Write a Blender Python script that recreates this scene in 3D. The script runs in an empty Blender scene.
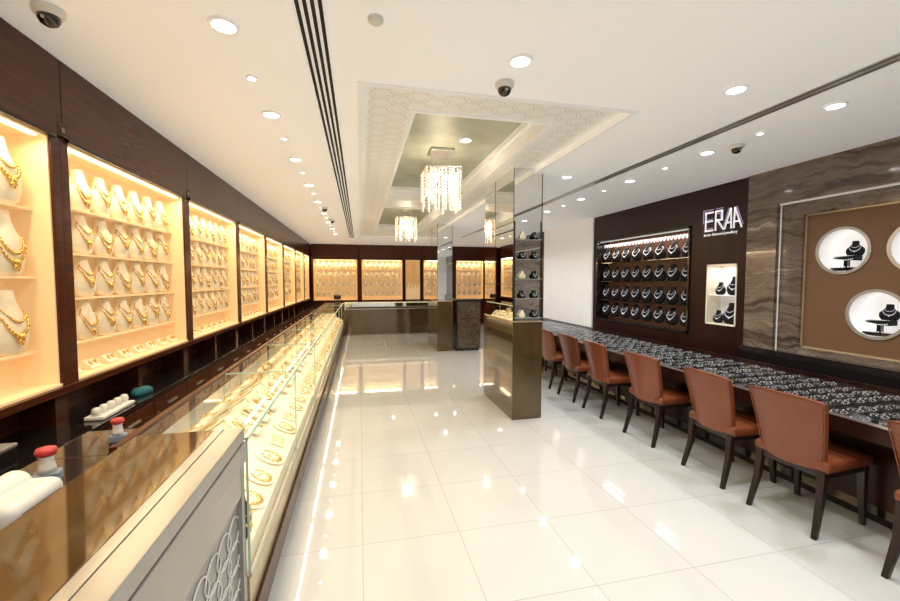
import bpy, bmesh, math, random
from mathutils import Vector, Matrix
random.seed(4)
PI=math.pi
scn=bpy.context.scene
COL=scn.collection
try:
    scn.view_settings.view_transform='Standard'
    scn.view_settings.look='None'
    scn.view_settings.exposure=0.0
except Exception: pass

# ------------------------------------------------------------------ materials
def mat(name,c1,c2=None,rough=.5,metal=0,emis=None,es=0,scale=6,stretch=(1,1,1),spec=.5,kind='noise',coat=0,detail=4,bump=0,dist=0,lo=.3,hi=.7):
    m=bpy.data.materials.new(name); m.use_nodes=True
    nt=m.node_tree; b=nt.nodes['Principled BSDF']
    b.inputs['Roughness'].default_value=rough; b.inputs['Metallic'].default_value=metal
    b.inputs['Specular IOR Level'].default_value=spec
    b.inputs['Coat Weight'].default_value=coat; b.inputs['Coat Roughness'].default_value=.03
    if c2 is None: c2=tuple(x*.95 for x in c1)
    tc=nt.nodes.new('ShaderNodeTexCoord'); mp=nt.nodes.new('ShaderNodeMapping')
    mp.inputs['Scale'].default_value=stretch
    nt.links.new(tc.outputs['Object'],mp.inputs['Vector'])
    if kind=='noise':
        t=nt.nodes.new('ShaderNodeTexNoise'); t.inputs['Scale'].default_value=scale; t.inputs['Detail'].default_value=detail
        t.inputs['Distortion'].default_value=dist; out=t.outputs['Fac']
    nt.links.new(mp.outputs[0],t.inputs['Vector'])
    r=nt.nodes.new('ShaderNodeValToRGB'); r.color_ramp.elements[0].position=lo; r.color_ramp.elements[1].position=hi
    r.color_ramp.elements[0].color=(*c2,1); r.color_ramp.elements[1].color=(*c1,1)
    nt.links.new(out,r.inputs['Fac']); nt.links.new(r.outputs['Color'],b.inputs['Base Color'])
    if emis: b.inputs['Emission Color'].default_value=(*emis,1); b.inputs['Emission Strength'].default_value=es
    return m
def glassmat(name,tint,lo=.04,hi=.3):
    m=bpy.data.materials.new(name); m.use_nodes=True; nt=m.node_tree; nt.nodes.clear()
    o=nt.nodes.new('ShaderNodeOutputMaterial'); mx=nt.nodes.new('ShaderNodeMixShader')
    t=nt.nodes.new('ShaderNodeBsdfTransparent'); g=nt.nodes.new('ShaderNodeBsdfGlossy'); f=nt.nodes.new('ShaderNodeLayerWeight')
    t.inputs[0].default_value=(*tint,1); g.inputs['Roughness'].default_value=.01; f.inputs['Blend'].default_value=.5
    pw=nt.nodes.new('ShaderNodeMath'); pw.operation='POWER'; pw.inputs[1].default_value=3.5
    mu=nt.nodes.new('ShaderNodeMath'); mu.operation='MULTIPLY_ADD'; mu.inputs[1].default_value=hi; mu.inputs[2].default_value=lo
    nt.links.new(f.outputs['Facing'],pw.inputs[0]); nt.links.new(pw.outputs[0],mu.inputs[0]); nt.links.new(mu.outputs[0],mx.inputs[0])
    nt.links.new(t.outputs[0],mx.inputs[1]); nt.links.new(g.outputs[0],mx.inputs[2]); nt.links.new(mx.outputs[0],o.inputs[0])
    return m
def marblemat(name):
    m=bpy.data.materials.new(name); m.use_nodes=True; nt=m.node_tree; b=nt.nodes['Principled BSDF']
    N=nt.nodes.new; L=nt.links.new
    tc=N('ShaderNodeTexCoord'); n1=N('ShaderNodeTexNoise'); n1.inputs['Scale'].default_value=2.2; n1.inputs['Detail'].default_value=4
    sub=N('ShaderNodeVectorMath'); sub.operation='SUBTRACT'; sub.inputs[1].default_value=(.5,.5,.5)
    sc=N('ShaderNodeVectorMath'); sc.operation='MULTIPLY'; sc.inputs[1].default_value=(.0,.3,.34)
    ad=N('ShaderNodeVectorMath'); ad.operation='ADD'; mp=N('ShaderNodeMapping'); mp.inputs['Scale'].default_value=(.3,.55,6.5)
    n2=N('ShaderNodeTexNoise'); n2.inputs['Scale'].default_value=1.7; n2.inputs['Detail'].default_value=10; n2.inputs['Roughness'].default_value=.68
    r=N('ShaderNodeValToRGB'); e=r.color_ramp.elements; e[0].position=.33; e[0].color=(.035,.022,.015,1); e[1].position=.70; e[1].color=(.42,.345,.28,1)
    k=e.new(.43); k.color=(.115,.080,.058,1); k=e.new(.51); k.color=(.21,.160,.122,1); k=e.new(.57); k.color=(.13,.094,.070,1)
    L(tc.outputs['Object'],n1.inputs['Vector']); L(n1.outputs['Color'],sub.inputs[0]); L(sub.outputs[0],sc.inputs[0]); L(tc.outputs['Object'],ad.inputs[0]); L(sc.outputs[0],ad.inputs[1])
    L(ad.outputs[0],mp.inputs['Vector']); L(mp.outputs[0],n2.inputs['Vector']); L(n2.outputs['Fac'],r.inputs['Fac']); L(r.outputs['Color'],b.inputs['Base Color'])
    b.inputs['Roughness'].default_value=.1; b.inputs['Coat Weight'].default_value=.4
    return m
M={}
M['wood']=mat('dark_walnut',(.090,.022,.008),(.055,.013,.005),rough=.26,spec=.26,scale=5,stretch=(1,.6,8))
M['woodv']=mat('dark_walnut_panel',(.032,.009,.007),(.018,.005,.004),rough=.28,spec=.28,scale=5,stretch=(1,1,.3))
M['legwood']=mat('espresso_leg',(.018,.008,.006),rough=.3)
M['cream']=mat('lit_cream_panel',(.95,.73,.46),(.94,.71,.44),rough=.7,emis=(1,.66,.30),es=.16)  # mild emission makes case backs, linings and shelves glow themselves
M['deck']=mat('counter_deck_glow',(.86,.79,.60),(.83,.76,.56),rough=.6,emis=(1,.85,.55),es=.06)  # emission painted into the deck in place of lamp light
M['bust']=mat('cream_leatherette',(.98,.89,.70),rough=.5)
M['gold']=mat('gold',(1,.68,.22),(.72,.42,.10),rough=.25,metal=.85,scale=60,emis=(1,.5,.08),es=.04)  # slight warm emission added to the metal
M['white']=mat('white_paint_fill_glow',(.90,.90,.90),rough=.6,emis=(1,1,1),es=.09)  # faint emission brightens the paint beyond the light it receives
M['ceil']=mat('ceiling_paint_fill_glow',(.91,.91,.905),(.908,.908,.903),rough=.7,emis=(1,.99,.975),es=.16)  # whole ceiling emits faintly as added fill light; no real lamp
M['goldleaf']=mat('silver_green_leaf_panel',(.52,.55,.46),(.36,.39,.31),rough=.5,metal=.15,scale=3,detail=8)
M['patt']=mat('wallpaper_border_glow',(.84,.83,.79),(.82,.81,.765),rough=.4,emis=(1,.98,.93),es=.10)  # border paper also given a faint glow of its own
M['line']=mat('wallpaper_line',(.66,.61,.48),rough=.35,metal=.3)
M['black']=mat('black_gloss',(.012,.010,.010),rough=.12,coat=.6)
M['velvet']=mat('black_velvet',(.009,.009,.010),rough=.75,spec=.2)
M['slot']=mat('slot_black',(.01,.01,.01),rough=.8)
M['bronze']=mat('bronze_glass',(.125,.082,.034),(.10,.066,.027),rough=.06,metal=.4,coat=.8)
M['bronzetop']=mat('bronze_stone_top',(.10,.055,.016),(.045,.023,.008),rough=.07,scale=3,stretch=(6,.8,1),coat=.5,dist=1)
M['mirror']=mat('mirror',(.80,.80,.77),rough=.01,metal=1)
M['silver']=mat('brushed_steel',(.58,.57,.55),rough=.3,metal=.7)
M['steeld']=mat('grey_metal_edge',(.36,.355,.335),(.34,.335,.315),rough=.26,metal=.5)
M['diamond']=mat('diamond_silver_glow',(.92,.94,1),(.6,.63,.7),rough=.15,metal=.5,emis=(1,1,1),es=.26,scale=120)  # emission stands in for sparkle on the jewels
M['diamondt']=mat('tray_silver_glow',(.92,.94,1),(.40,.42,.46),rough=.12,metal=.6,emis=(1,1,1),es=.14,scale=90,lo=.42,hi=.6)  # glow put into tray pieces to brighten them on black
M['leather']=mat('cognac_leather',(.215,.058,.020),(.175,.045,.015),rough=.28,scale=3)
M['marble']=marblemat('banded_marble')
M['darkmarble']=mat('dark_marble',(.16,.11,.07),(.02,.015,.01),rough=.12,scale=14,coat=.5,dist=2)
M['bronzepanel']=mat('bronze_fabric_panel',(.19,.095,.042),(.155,.075,.032),rough=.5,scale=120)
M['shelfback']=mat('brown_display_back_glow',(.13,.055,.028),rough=.4,emis=(1,.45,.2),es=.02)  # trace of warm emission imitates light on the shelving back
M['grey']=mat('grey_laminate',(.27,.265,.255),rough=.3)
M['lattice']=mat('pale_grey_lattice',(.66,.65,.62),rough=.35)
M['sand']=mat('champagne_metal',(.62,.50,.30),rough=.25,metal=.4)
M['glassedge']=mat('green_glass_edge',(.45,.62,.50),rough=.1)
M['plastic']=mat('white_plastic',(.78,.78,.75),rough=.35)
M['red']=mat('red_plastic',(.55,.05,.05),rough=.25)
M['blue']=mat('grey_blue_plastic',(.22,.28,.38),rough=.3)
M['teal']=mat('teal_cloth',(.01,.12,.16),rough=.8)
M['crystal']=mat('crystal',(1,.90,.78),rough=.06,emis=(1,.70,.42),es=.8)  # emission paints bulb sparkle into the crystals
M['crystalp']=mat('rose_crystal_glow',(.50,.33,.25),rough=.06,emis=(1,.60,.38),es=.12)  # same painted sparkle on the rose crystals, fainter
M['lamp']=mat('lamp_white',(1,1,1),rough=.5,emis=(1,.98,.94),es=14)
M['lampw']=mat('lamp_warm',(1,.9,.7),rough=.5,emis=(1,.75,.42),es=4)
M['lampc']=mat('lamp_strip_soft',(1,.9,.7),rough=.5,emis=(1,.82,.55),es=1.0)
M['glow']=mat('lit_white_panel',(.85,.85,.85),rough=.6,emis=(1,.98,.95),es=.38)  # emission stands in for niche lighting on linings, discs and glass shelf
M['thinglow']=mat('pale_trim_glow',(.75,.73,.7),rough=.5,emis=(1,.96,.9),es=.2)  # glow added to a pale glossy trim that is no lamp
M['sign']=mat('sign_white',(.85,.84,.88),rough=.4,emis=(.97,.93,1),es=.55)
M['signp']=mat('sign_lilac',(.5,.40,.72),rough=.4,emis=(.65,.5,1),es=.25)
M['glass']=glassmat('clear_glass',(.98,1,.98),.03,.22)
M['glasstop']=glassmat('counter_top_glass',(.96,1,.97),.05,.50)
M['glassdark']=glassmat('seated_counter_glass',(.94,.95,.94),.03,.22)
m=mat('floor_tiles',(.80,.76,.68),(.77,.73,.65),rough=.035,scale=1.5,coat=.7); nt=m.node_tree; b=nt.nodes['Principled BSDF']
br=nt.nodes.new('ShaderNodeTexBrick'); br.offset=0; br.inputs['Scale'].default_value=1; br.inputs['Brick Width'].default_value=.6
br.inputs['Row Height'].default_value=.6; br.inputs['Mortar Size'].default_value=.0025; br.inputs['Mortar Smooth'].default_value=0
br.inputs['Color1'].default_value=(.62,.625,.605,1); br.inputs['Color2'].default_value=(.605,.61,.588,1); br.inputs['Mortar'].default_value=(.44,.435,.41,1)
tc=nt.nodes.new('ShaderNodeTexCoord'); nt.links.new(tc.outputs['Object'],br.inputs['Vector']); nt.links.new(br.outputs['Color'],b.inputs['Base Color'])
M['floor']=m

# ------------------------------------------------------------------ mesh builder
class MB:
    def __init__(s): s.v=[]; s.f=[]
    def add(s,vs,fs):
        o=len(s.v); s.v+= [tuple(v) for v in vs]; s.f+= [tuple(i+o for i in f) for f in fs]; return s
    def box(s,x0,x1,y0,y1,z0,z1):
        return s.add([(x0,y0,z0),(x1,y0,z0),(x1,y1,z0),(x0,y1,z0),(x0,y0,z1),(x1,y0,z1),(x1,y1,z1),(x0,y1,z1)],
            [(0,3,2,1),(4,5,6,7),(0,1,5,4),(1,2,6,5),(2,3,7,6),(3,0,4,7)])
    def loft(s,rings,cap=True,closed=False):
        n=len(rings[0]); vs=[p for r in rings for p in r]; fs=[]; R=len(rings)
        for i in range(R if closed else R-1):
            for j in range(n):
                a=i*n+j; b_=i*n+(j+1)%n; c=((i+1)%R)*n+(j+1)%n; d=((i+1)%R)*n+j
                fs.append((a,b_,c,d))
        if cap and not closed:
            fs.append(tuple(reversed(range(n)))); fs.append(tuple((R-1)*n+j for j in range(n)))
        return s.add(vs,fs)
    def lathe(s,prof,n=20,c=(0,0,0)):
        return s.loft([[(c[0]+r*math.cos(2*PI*j/n),c[1]+r*math.sin(2*PI*j/n),c[2]+z) for j in range(n)] for r,z in prof])
    def tube(s,pts,r,n=6,closed=False):
        P=[Vector(p) for p in pts]; rings=[]; N=len(P)
        for i,p in enumerate(P):
            a=P[(i-1)%N] if (closed or i>0) else P[i]; b_=P[(i+1)%N] if (closed or i<N-1) else P[i]
            t=(b_-a).normalized(); up=Vector((0,0,1)) if abs(t.z)<.9 else Vector((1,0,0))
            u=t.cross(up).normalized(); w=u.cross(t)
            rr=r[i] if isinstance(r,(list,tuple)) else r
            rings.append([p+u*rr*math.cos(2*PI*k/n)+w*rr*math.sin(2*PI*k/n) for k in range(n)])
        return s.loft(rings,True,closed)
    def ball(s,c,r,nu=6,nv=4,sc=(1,1,1)):
        vs=[(c[0],c[1],c[2]+r*sc[2])]; fs=[]
        for i in range(1,nv):
            a=PI*i/nv
            for j in range(nu):
                b_=2*PI*j/nu; vs.append((c[0]+r*sc[0]*math.sin(a)*math.cos(b_),c[1]+r*sc[1]*math.sin(a)*math.sin(b_),c[2]+r*sc[2]*math.cos(a)))
        vs.append((c[0],c[1],c[2]-r*sc[2])); L=len(vs)-1
        for j in range(nu):
            fs.append((0,1+j,1+(j+1)%nu)); fs.append((L,L-nu+(j+1)%nu,L-nu+j))
            for i in range(nv-2):
                a=1+i*nu+j; b2=1+i*nu+(j+1)%nu; fs.append((a,a+nu,b2+nu,b2))
        return s.add(vs,fs)
    def prism(s,pts,f,d0,d1):
        n=len(pts); vs=[f(u,v,d0) for u,v in pts]+[f(u,v,d1) for u,v in pts]
        fs=[tuple(reversed(range(n))),tuple(range(n,2*n))]+[(i,(i+1)%n,n+(i+1)%n,n+i) for i in range(n)]
        return s.add(vs,fs)
    def obj(s,name,m,parent=None,loc=None,rz=0,smooth=False,bevel=0,seg=2,rot=None):
        me=bpy.data.meshes.new(name); me.from_pydata(s.v,[],s.f); me.update()
        me.materials.append(M[m] if isinstance(m,str) else m)
        bm=bmesh.new(); bm.from_mesh(me); bmesh.ops.recalc_face_normals(bm,faces=bm.faces); bm.to_mesh(me); bm.free()
        if smooth:
            for p in me.polygons: p.use_smooth=True
        o=bpy.data.objects.new(name,me); COL.objects.link(o)
        if parent: o.parent=parent
        if loc: o.location=loc
        if rot: o.rotation_euler=rot
        elif rz: o.rotation_euler=(0,0,rz)
        if bevel:
            b_=o.modifiers.new('b','BEVEL'); b_.width=bevel; b_.segments=seg; b_.limit_method='ANGLE'
            for p in me.polygons: p.use_smooth=True
            o.modifiers.new('w','WEIGHTED_NORMAL')
        return o
def B(*a): return MB().box(*a)
def tag(o,label,cat,group=None,kind=None):
    o['label']=label; o['category']=cat
    if group: o['group']=group
    if kind: o['kind']=kind
    return o
def thing(name,label,cat,loc=(0,0,0),rz=0,group=None):
    o=bpy.data.objects.new(name,None); COL.objects.link(o); o.empty_display_size=.1; o.location=loc; o.rotation_euler=(0,0,rz)
    return tag(o,label,cat,group)
def struct(o): o['kind']='structure'; return o
def dup(root,loc,rz=0,label=None,group=None,rot=None):
    r=root.copy(); COL.objects.link(r); r.location=loc; r.rotation_euler=rot if rot else (0,0,rz)
    if label: r['label']=label
    if group: r['group']=group
    for ch in list(root.children):
        c=ch.copy(); COL.objects.link(c); c.parent=r
        for g in list(ch.children):
            d=g.copy(); COL.objects.link(d); d.parent=c
    return r
ORD=['first','second','third','fourth','fifth','sixth','seventh','eighth','ninth','tenth','eleventh','twelfth','thirteenth','fourteenth','fifteenth','sixteenth','seventeenth','eighteenth']

# ------------------------------------------------------------------ room shell
H=2.8
struct(B(-2.1,5.0,-3.2,14.5,-.1,0).obj('floor','floor'))
struct(B(-2.1,-1.9,-3.2,14.5,0,3.3).obj('wall_left','woodv'))
struct(B(4.8,5.0,-3.2,14.5,0,3.3).obj('wall_right','woodv'))
struct(B(-1.9,4.8,14.3,14.5,0,3.3).obj('wall_back','woodv'))
struct(B(-1.9,4.8,-3.2,-3.0,0,3.3).obj('wall_front','white'))
rx0,rx1,ry0,ry1=.03,1.92,2.57,11.6
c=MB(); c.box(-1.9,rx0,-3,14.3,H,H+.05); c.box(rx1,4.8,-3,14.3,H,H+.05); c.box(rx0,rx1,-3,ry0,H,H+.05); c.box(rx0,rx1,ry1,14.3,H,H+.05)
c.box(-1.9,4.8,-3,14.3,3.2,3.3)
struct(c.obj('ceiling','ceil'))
ox0,ox1=.42,1.50; ops=[(3.02,6.3),(7.0,10.6)]; ZT=3.04
bd=MB(); z0,z1=H+.05,H+.09
bd.box(rx0-.05,ox0,ry0-.05,ry1+.05,z0,z1); bd.box(ox1,rx1+.05,ry0-.05,ry1+.05,z0,z1)
for a,b_ in [(ry0-.05,ops[0][0]),(ops[0][1],ops[1][0]),(ops[1][1],ry1+.05)]: bd.box(ox0,ox1,a,b_,z0,z1)
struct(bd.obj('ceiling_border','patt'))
cv=MB()
for a,b_ in ops:
    cv.box(ox0-.02,ox0,a,b_,z1,ZT); cv.box(ox1,ox1+.02,a,b_,z1,ZT); cv.box(ox0,ox1,a-.02,a,z1,ZT); cv.box(ox0,ox1,b_,b_+.02,z1,ZT)
    cv.box(ox0+.0,ox1,b_-.03,b_,ZT-.06,ZT); cv.box(ox1-.03,ox1,a,b_,ZT-.06,ZT)
struct(cv.obj('ceiling_cove','white'))
gl=MB()
for a,b_ in ops: gl.box(ox0-.02,ox1+.02,a-.02,b_+.02,ZT,ZT+.03)
struct(gl.obj('ceiling_panel','goldleaf'))
lp=MB(); zz=H-.012
for (a,b_,c0,c1) in [(rx0-.03,rx0,ry0-.03,ry1),(rx1,rx1+.03,ry0-.03,ry1),(rx0,rx1,ry0-.03,ry0)]: lp.box(a,b_,c0,c1,zz,H)
struct(lp.obj('trim_1','white'))
lp=MB(); zz=z0-.012
for a,b_ in ops:
    for (p,q,c0,c1) in [(ox0-.03,ox0,a-.03,b_+.03),(ox1,ox1+.03,a-.03,b_+.03),(ox0,ox1,a-.03,a),(ox0,ox1,b_,b_+.03)]: lp.box(p,q,c0,c1,zz,z0)
struct(lp.obj('trim_9','white'))
hx=MB(); R=.085; zz=z0-.003
def inb(x,y):
    if not(rx0+.03<x<rx1-.03 and ry0+.03<y<ry1-.03): return False
    for a,b_ in ops:
        if ox0-.04<x<ox1+.04 and a-.04<y<b_+.04: return False
    return True
for i in range(-1,90):
    for j in range(-1,20):
        cx=rx0+j*R*1.5; cy=ry0+i*R*1.732+(R*.866 if j%2 else 0)
        for k in range(3):
            a0=PI/3*k; a1=PI/3*(k+1)
            for sc in (1,.6):
                p=(cx+R*sc*math.cos(a0),cy+R*sc*math.sin(a0)); q=(cx+R*sc*math.cos(a1),cy+R*sc*math.sin(a1))
                if inb(*p) and inb(*q):
                    dx,dy=q[0]-p[0],q[1]-p[1]; L=math.hypot(dx,dy); nx,ny=-dy/L*.002,dx/L*.002
                    hx.add([(p[0]+nx,p[1]+ny,zz),(q[0]+nx,q[1]+ny,zz),(q[0]-nx,q[1]-ny,zz),(p[0]-nx,p[1]-ny,zz)],[(0,1,2,3)])
struct(hx.obj('trim_2','line'))
t=thing('air_slot','long black triple-line air slot in ceiling above left aisle','air slot',(-.205,6,H-.0005))
for k in range(4): x=-.057+k*.033; B(x,x+.017,-5.8,5.8,-.004,.0).obj('slot','slot',t)
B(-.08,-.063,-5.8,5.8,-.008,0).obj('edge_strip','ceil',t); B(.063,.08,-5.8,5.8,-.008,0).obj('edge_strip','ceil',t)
t=thing('air_slot','thin air slot in ceiling running above the row of brown chairs','air slot',(2.8375,5.25,H-.0005))
for x in (-.0375,.0225): B(x,x+.015,-5.75,5.75,-.004,.0).obj('slot','slot',t)
for a,b_ in ((-.05,-.0375),(-.0225,.0225),(.0375,.05)): B(a,b_,-5.75,5.75,-.007,.0).obj('edge_strip','silver',t)

# ------------------------------------------------------------------ lights in ceiling
def ring(r0,r1,z0,z1,n=28):
    m=MB(); m.loft([[(r*math.cos(2*PI*j/n),r*math.sin(2*PI*j/n),z) for j in range(n)] for r,z in [(r0,z1),(r0,z0),(r1,z0),(r1,z1)]],closed=True); return m
def mk_down(r,label,group):
    t=thing('downlight',label,'ceiling light',(0,0,-50),0,group)
    ring(r*.86,r*1.12,-.012,0.001).obj('trim_ring','white',t,smooth=False)
    MB().lathe([(r*.87,-.004),(r*.87,-.001)],24).obj('lens','lamp',t); return t
bigL=mk_down(.060,'x','recessed downlights'); smallL=mk_down(.027,'x','small recessed spotlights')
used={}
def lamp(x,y,z,e,size=150,rad=.05,col=None):
    l=bpy.data.lights.new('spot','SPOT'); l.energy=e; l.spot_size=math.radians(size); l.spot_blend=1; l.shadow_soft_size=rad
    l.color=col or ((1,.78,.50) if x<0 else ((1,.96,.90) if x<2 else (.96,.98,1)))
    o=bpy.data.objects.new('downlight_lamp',l); COL.objects.link(o); o.location=(x,y,z)
def down(x,y,label,big=True,z=H,e=46):
    src=bigL if big else smallL
    if not used.get(big): used[big]=1; src.location=(x,y,z); src['label']=label
    else: dup(src,(x,y,z),0,label)
    if big: lamp(x,y,z-.03,e)
YS=[2.13,3.17,4.27,5.37,6.47,7.57,8.67,9.77,10.9]
for i,y in enumerate(YS):
    down(-.61,y,'%s large round downlight from the front in ceiling row above left glass counter'%ORD[i],e=42)
    if i<8: down(-.61,y+.50,'%s small spotlight from the front in ceiling row above left glass counter'%ORD[i],False)
for i,y in enumerate(YS[:8]):
    down(3.20,y+.03,'%s large round downlight from the front in ceiling row above right counter'%ORD[i],e=56)
    if i<6: down(3.20,y+.56,'%s small spotlight from the front in ceiling row above right counter'%ORD[i],False)
down(.87,2.11,'round downlight in white ceiling just before the patterned recess')
down(2.32,2.12,'round downlight left of the thin air slot above near chairs',e=54)
down(2.36,4.3,'round downlight in ceiling just right of the near mirrored column',e=54)
down(2.36,6.5,'round downlight in ceiling behind the near mirrored column')
down(1.08,4.05,'round downlight inside first leaf ceiling panel near chandelier',True,ZT,20)
for k,y in enumerate([.9,-.4,-1.8]):
    for x in (-.61,.87,2.34,3.25):
        lamp(x,y,H-.03,42)
        dup(bigL,(x,y,H),0,'round downlight in ceiling behind the camera')
for x in (1.0,3.0): lamp(x,12.6,H-.03,30)

t=thing('smoke_detector','white round smoke detector left of patterned ceiling recess','smoke detector',(.085,1.93,H))
MB().lathe([(.036,-.0),(.036,-.012),(.028,-.020),(.0,-.022)],20).obj('body','plastic',t,smooth=True)
def cctv(x,y,label):
    t=thing('dome_camera',label,'security camera',(x,y,H),0,'ceiling dome cameras')
    MB().lathe([(.058,0),(.058,-.022),(.050,-.034),(.034,-.038)],24).obj('housing','plastic',t,smooth=True)
    MB().lathe([(.042,-.034),(.040,-.052),(.030,-.068),(.014,-.077),(.001,-.079)],20).obj('dome','black',t,smooth=True)
    MB().ball((0,-.04,-.056),.008).obj('lens','silver',t)
cctv(-1.33,2.18,'white dome camera in top left corner near first wall case')
cctv(.875,2.37,'black and white dome camera before the patterned ceiling recess')
cctv(3.28,2.97,'small dark dome camera in ceiling above the right counter')
cctv(-.55,6.95,'small dome camera far along ceiling above left counter')
cctv(-.52,8.3,'farthest small dome camera above left counter')

def chandelier(y,label):
    t=thing('chandelier',label,'chandelier',(.9,y,ZT),0,'crystal chandeliers in ceiling recess')
    B(-.13,.13,-.13,.13,-.03,0).obj('ceiling_plate','silver',t,bevel=.004)
    for sx in (-1,1): MB().tube([(sx*.1,0,-.03),(sx*.1,0,-.22)],.004).obj('rod','silver',t)
    f=MB()
    for s in (.19,.12): f.tube([(-s,-s,-.22),(s,-s,-.22),(s,s,-.22),(-s,s,-.22)],.007,6,True)
    f.box(-.19,.19,-.008,.008,-.225,-.215); f.box(-.008,.008,-.19,.19,-.225,-.215); f.obj('frame','silver',t)
    def strand(L,ph):
        s=MB(); z=ph
        s.tube([(0,0,0),(0,0,-L)],.0015,4)
        while z<L:
            s.loft([[(r*math.cos(PI/2*j+ph*30),r*math.sin(PI/2*j+ph*30),-z-dz) for j in range(4)] for r,dz in [(.002,0),(.011,.012),(.009,.024),(.002,.032)]]); z+=.036
        return s
    protos=[strand(.32,0),strand(.20,.012),strand(.42,.02),strand(.26,.03),strand(.37,.006)]
    mts=['crystal','crystalp','crystal','crystalp','crystal']
    pm=[]; k=0; pos=[]
    for s,n in ((.19,10),(.12,7)):
        for i in range(n):
            a=-s+2*s*i/(n-1); pos+= [(a,-s),(a,s)]
            if 0<i<n-1: pos+= [(-s,a),(s,a)]
    random.shuffle(pos)
    for (x,yy) in pos:
        q=k%5
        if len(pm)<=q:
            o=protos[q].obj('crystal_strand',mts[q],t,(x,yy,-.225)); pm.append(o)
        else:
            o=pm[q].copy(); COL.objects.link(o); o.parent=t; o.location=(x,yy,-.225)
        k+=1
    for i in range(4):
        a=PI/4+PI/2*i; MB().ball((.06*math.cos(a),.06*math.sin(a),-.29),.022,8,6).obj('bulb','lampw',t)
    l=bpy.data.lights.new('c','POINT'); l.energy=16; l.color=(1,.84,.62); l.shadow_soft_size=.1
    o=bpy.data.objects.new('chandelier_lamp',l); COL.objects.link(o); o.location=(.9,y,2.66)
chandelier(4.46,'nearer crystal chandelier hanging in first leaf ceiling panel')
chandelier(7.9,'farther crystal chandelier hanging in second leaf ceiling panel')

# ------------------------------------------------------------------ necklace busts
PROF=[(0,.045,.018),(.012,.075,.024),(.05,.094,.030),(.09,.094,.034),(.12,.074,.034),(.145,.048,.030),(.17,.037,.026),(.205,.034,.022)]
def bw(z):
    for (a,w0,t0),(b_,w1,t1) in zip(PROF,PROF[1:]):
        if a<=z<=b_: k=(z-a)/(b_-a); return w0+(w1-w0)*k,t0+(t1-t0)*k
    return PROF[-1][1:]
def bustmesh():
    m=MB(); m.loft([[(t*math.cos(2*PI*j/16)-.012*z/.2,w*math.sin(2*PI*j/16),z) for j in range(16)] for z,w,t in PROF]); return m
def surf(y,z):
    w,t=bw(max(0,min(.2,z))); q=max(0,1-(y/w)**2); return t*math.sqrt(q)-.012*z/.2
def chain(rw,top,drop,r,n=17):
    m=MB(); pts=[]
    for i in range(n+1):
        a=-1+2*i/n; y=rw*math.sin(a*PI/2); z=top-drop*math.cos(a*PI/2)**.8
        w,_=bw(z); y=max(-w*.97,min(w*.97,y)); pts.append((surf(y,z)+.003,y,z))
    m.tube(pts,r*.55,5)
    for i,p in enumerate(pts):
        k=1-abs(-1+2*i/n); m.ball(p,r*(.75+.8*k),6,4)
    return m,pts
def gold_variant(v):
    if v==0: a,_=chain(.062,.158,.095,.0050); b_,_=chain(.045,.160,.055,.0032); zc=.055
    elif v==1: a,_=chain(.068,.155,.110,.0043); b_,_=chain(.058,.156,.085,.0043); zc=.04
    else: a,_=chain(.055,.160,.080,.0058); b_,_=chain(.040,.162,.05,.0036); zc=.072
    a.add(b_.v,b_.f)
    p=MB(); x=surf(0,zc)+.008
    p.ball((x,0,zc),.014,8,5,(.5,1,1)); p.ball((x,0,zc-.018),.008,6,4,(.5,1,1.2))
    for s in (-1,1): p.ball((x-.002,.013*s,zc+.004),.009,6,4,(.5,1,1)); p.ball((x-.002,.008*s,zc-.011),.0065)
    return a,p
BUST=tag(bustmesh().obj('necklace_bust','bust',smooth=True),'x','display bust')
NK=[]; NKM=[]
for v in range(3):
    a,p=gold_variant(v); m2=MB(); m2.add(a.v,a.f); m2.add(p.v,p.f)
    o=a.obj('gold_necklace','gold',smooth=True); tag(o,'x','necklace'); p.obj('pendant','gold',o,smooth=True); NK.append(o)
    o=m2.obj('gold_necklace','gold',smooth=True); tag(o,'x','necklace'); NKM.append(o)
protos=[BUST]+NK+NKM
ROWN=['top','second','third','bottom','lowest']
def put(o,loc,rz,label,group,scale=1,rot=None):
    r=dup(o,loc,rz,label,group,rot); r.scale=(scale,)*3; return r
def wloc(base,rz,l):
    c,s=math.cos(rz),math.sin(rz); return (base[0]+c*l[0]-s*l[1],base[1]+s*l[0]+c*l[1],base[2]+l[2])
pad=MB(); pad.prism([(-.02,0),(.03,0),(.03,.012),(-.02,.05)],lambda u,v,d:(u,d,v),-.045,.045)
EP=tag(pad.obj('earring_pad','bust',bevel=.004),'x','jewellery pad')
er=MB()
for s in (-1,1):
    er.ball((.006,s*.02,.038),.009,6,4); er.ball((.014,s*.02,.026),.0065,6,4)
ER=tag(er.obj('earring_pair','gold',smooth=True),'x','earrings')

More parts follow.
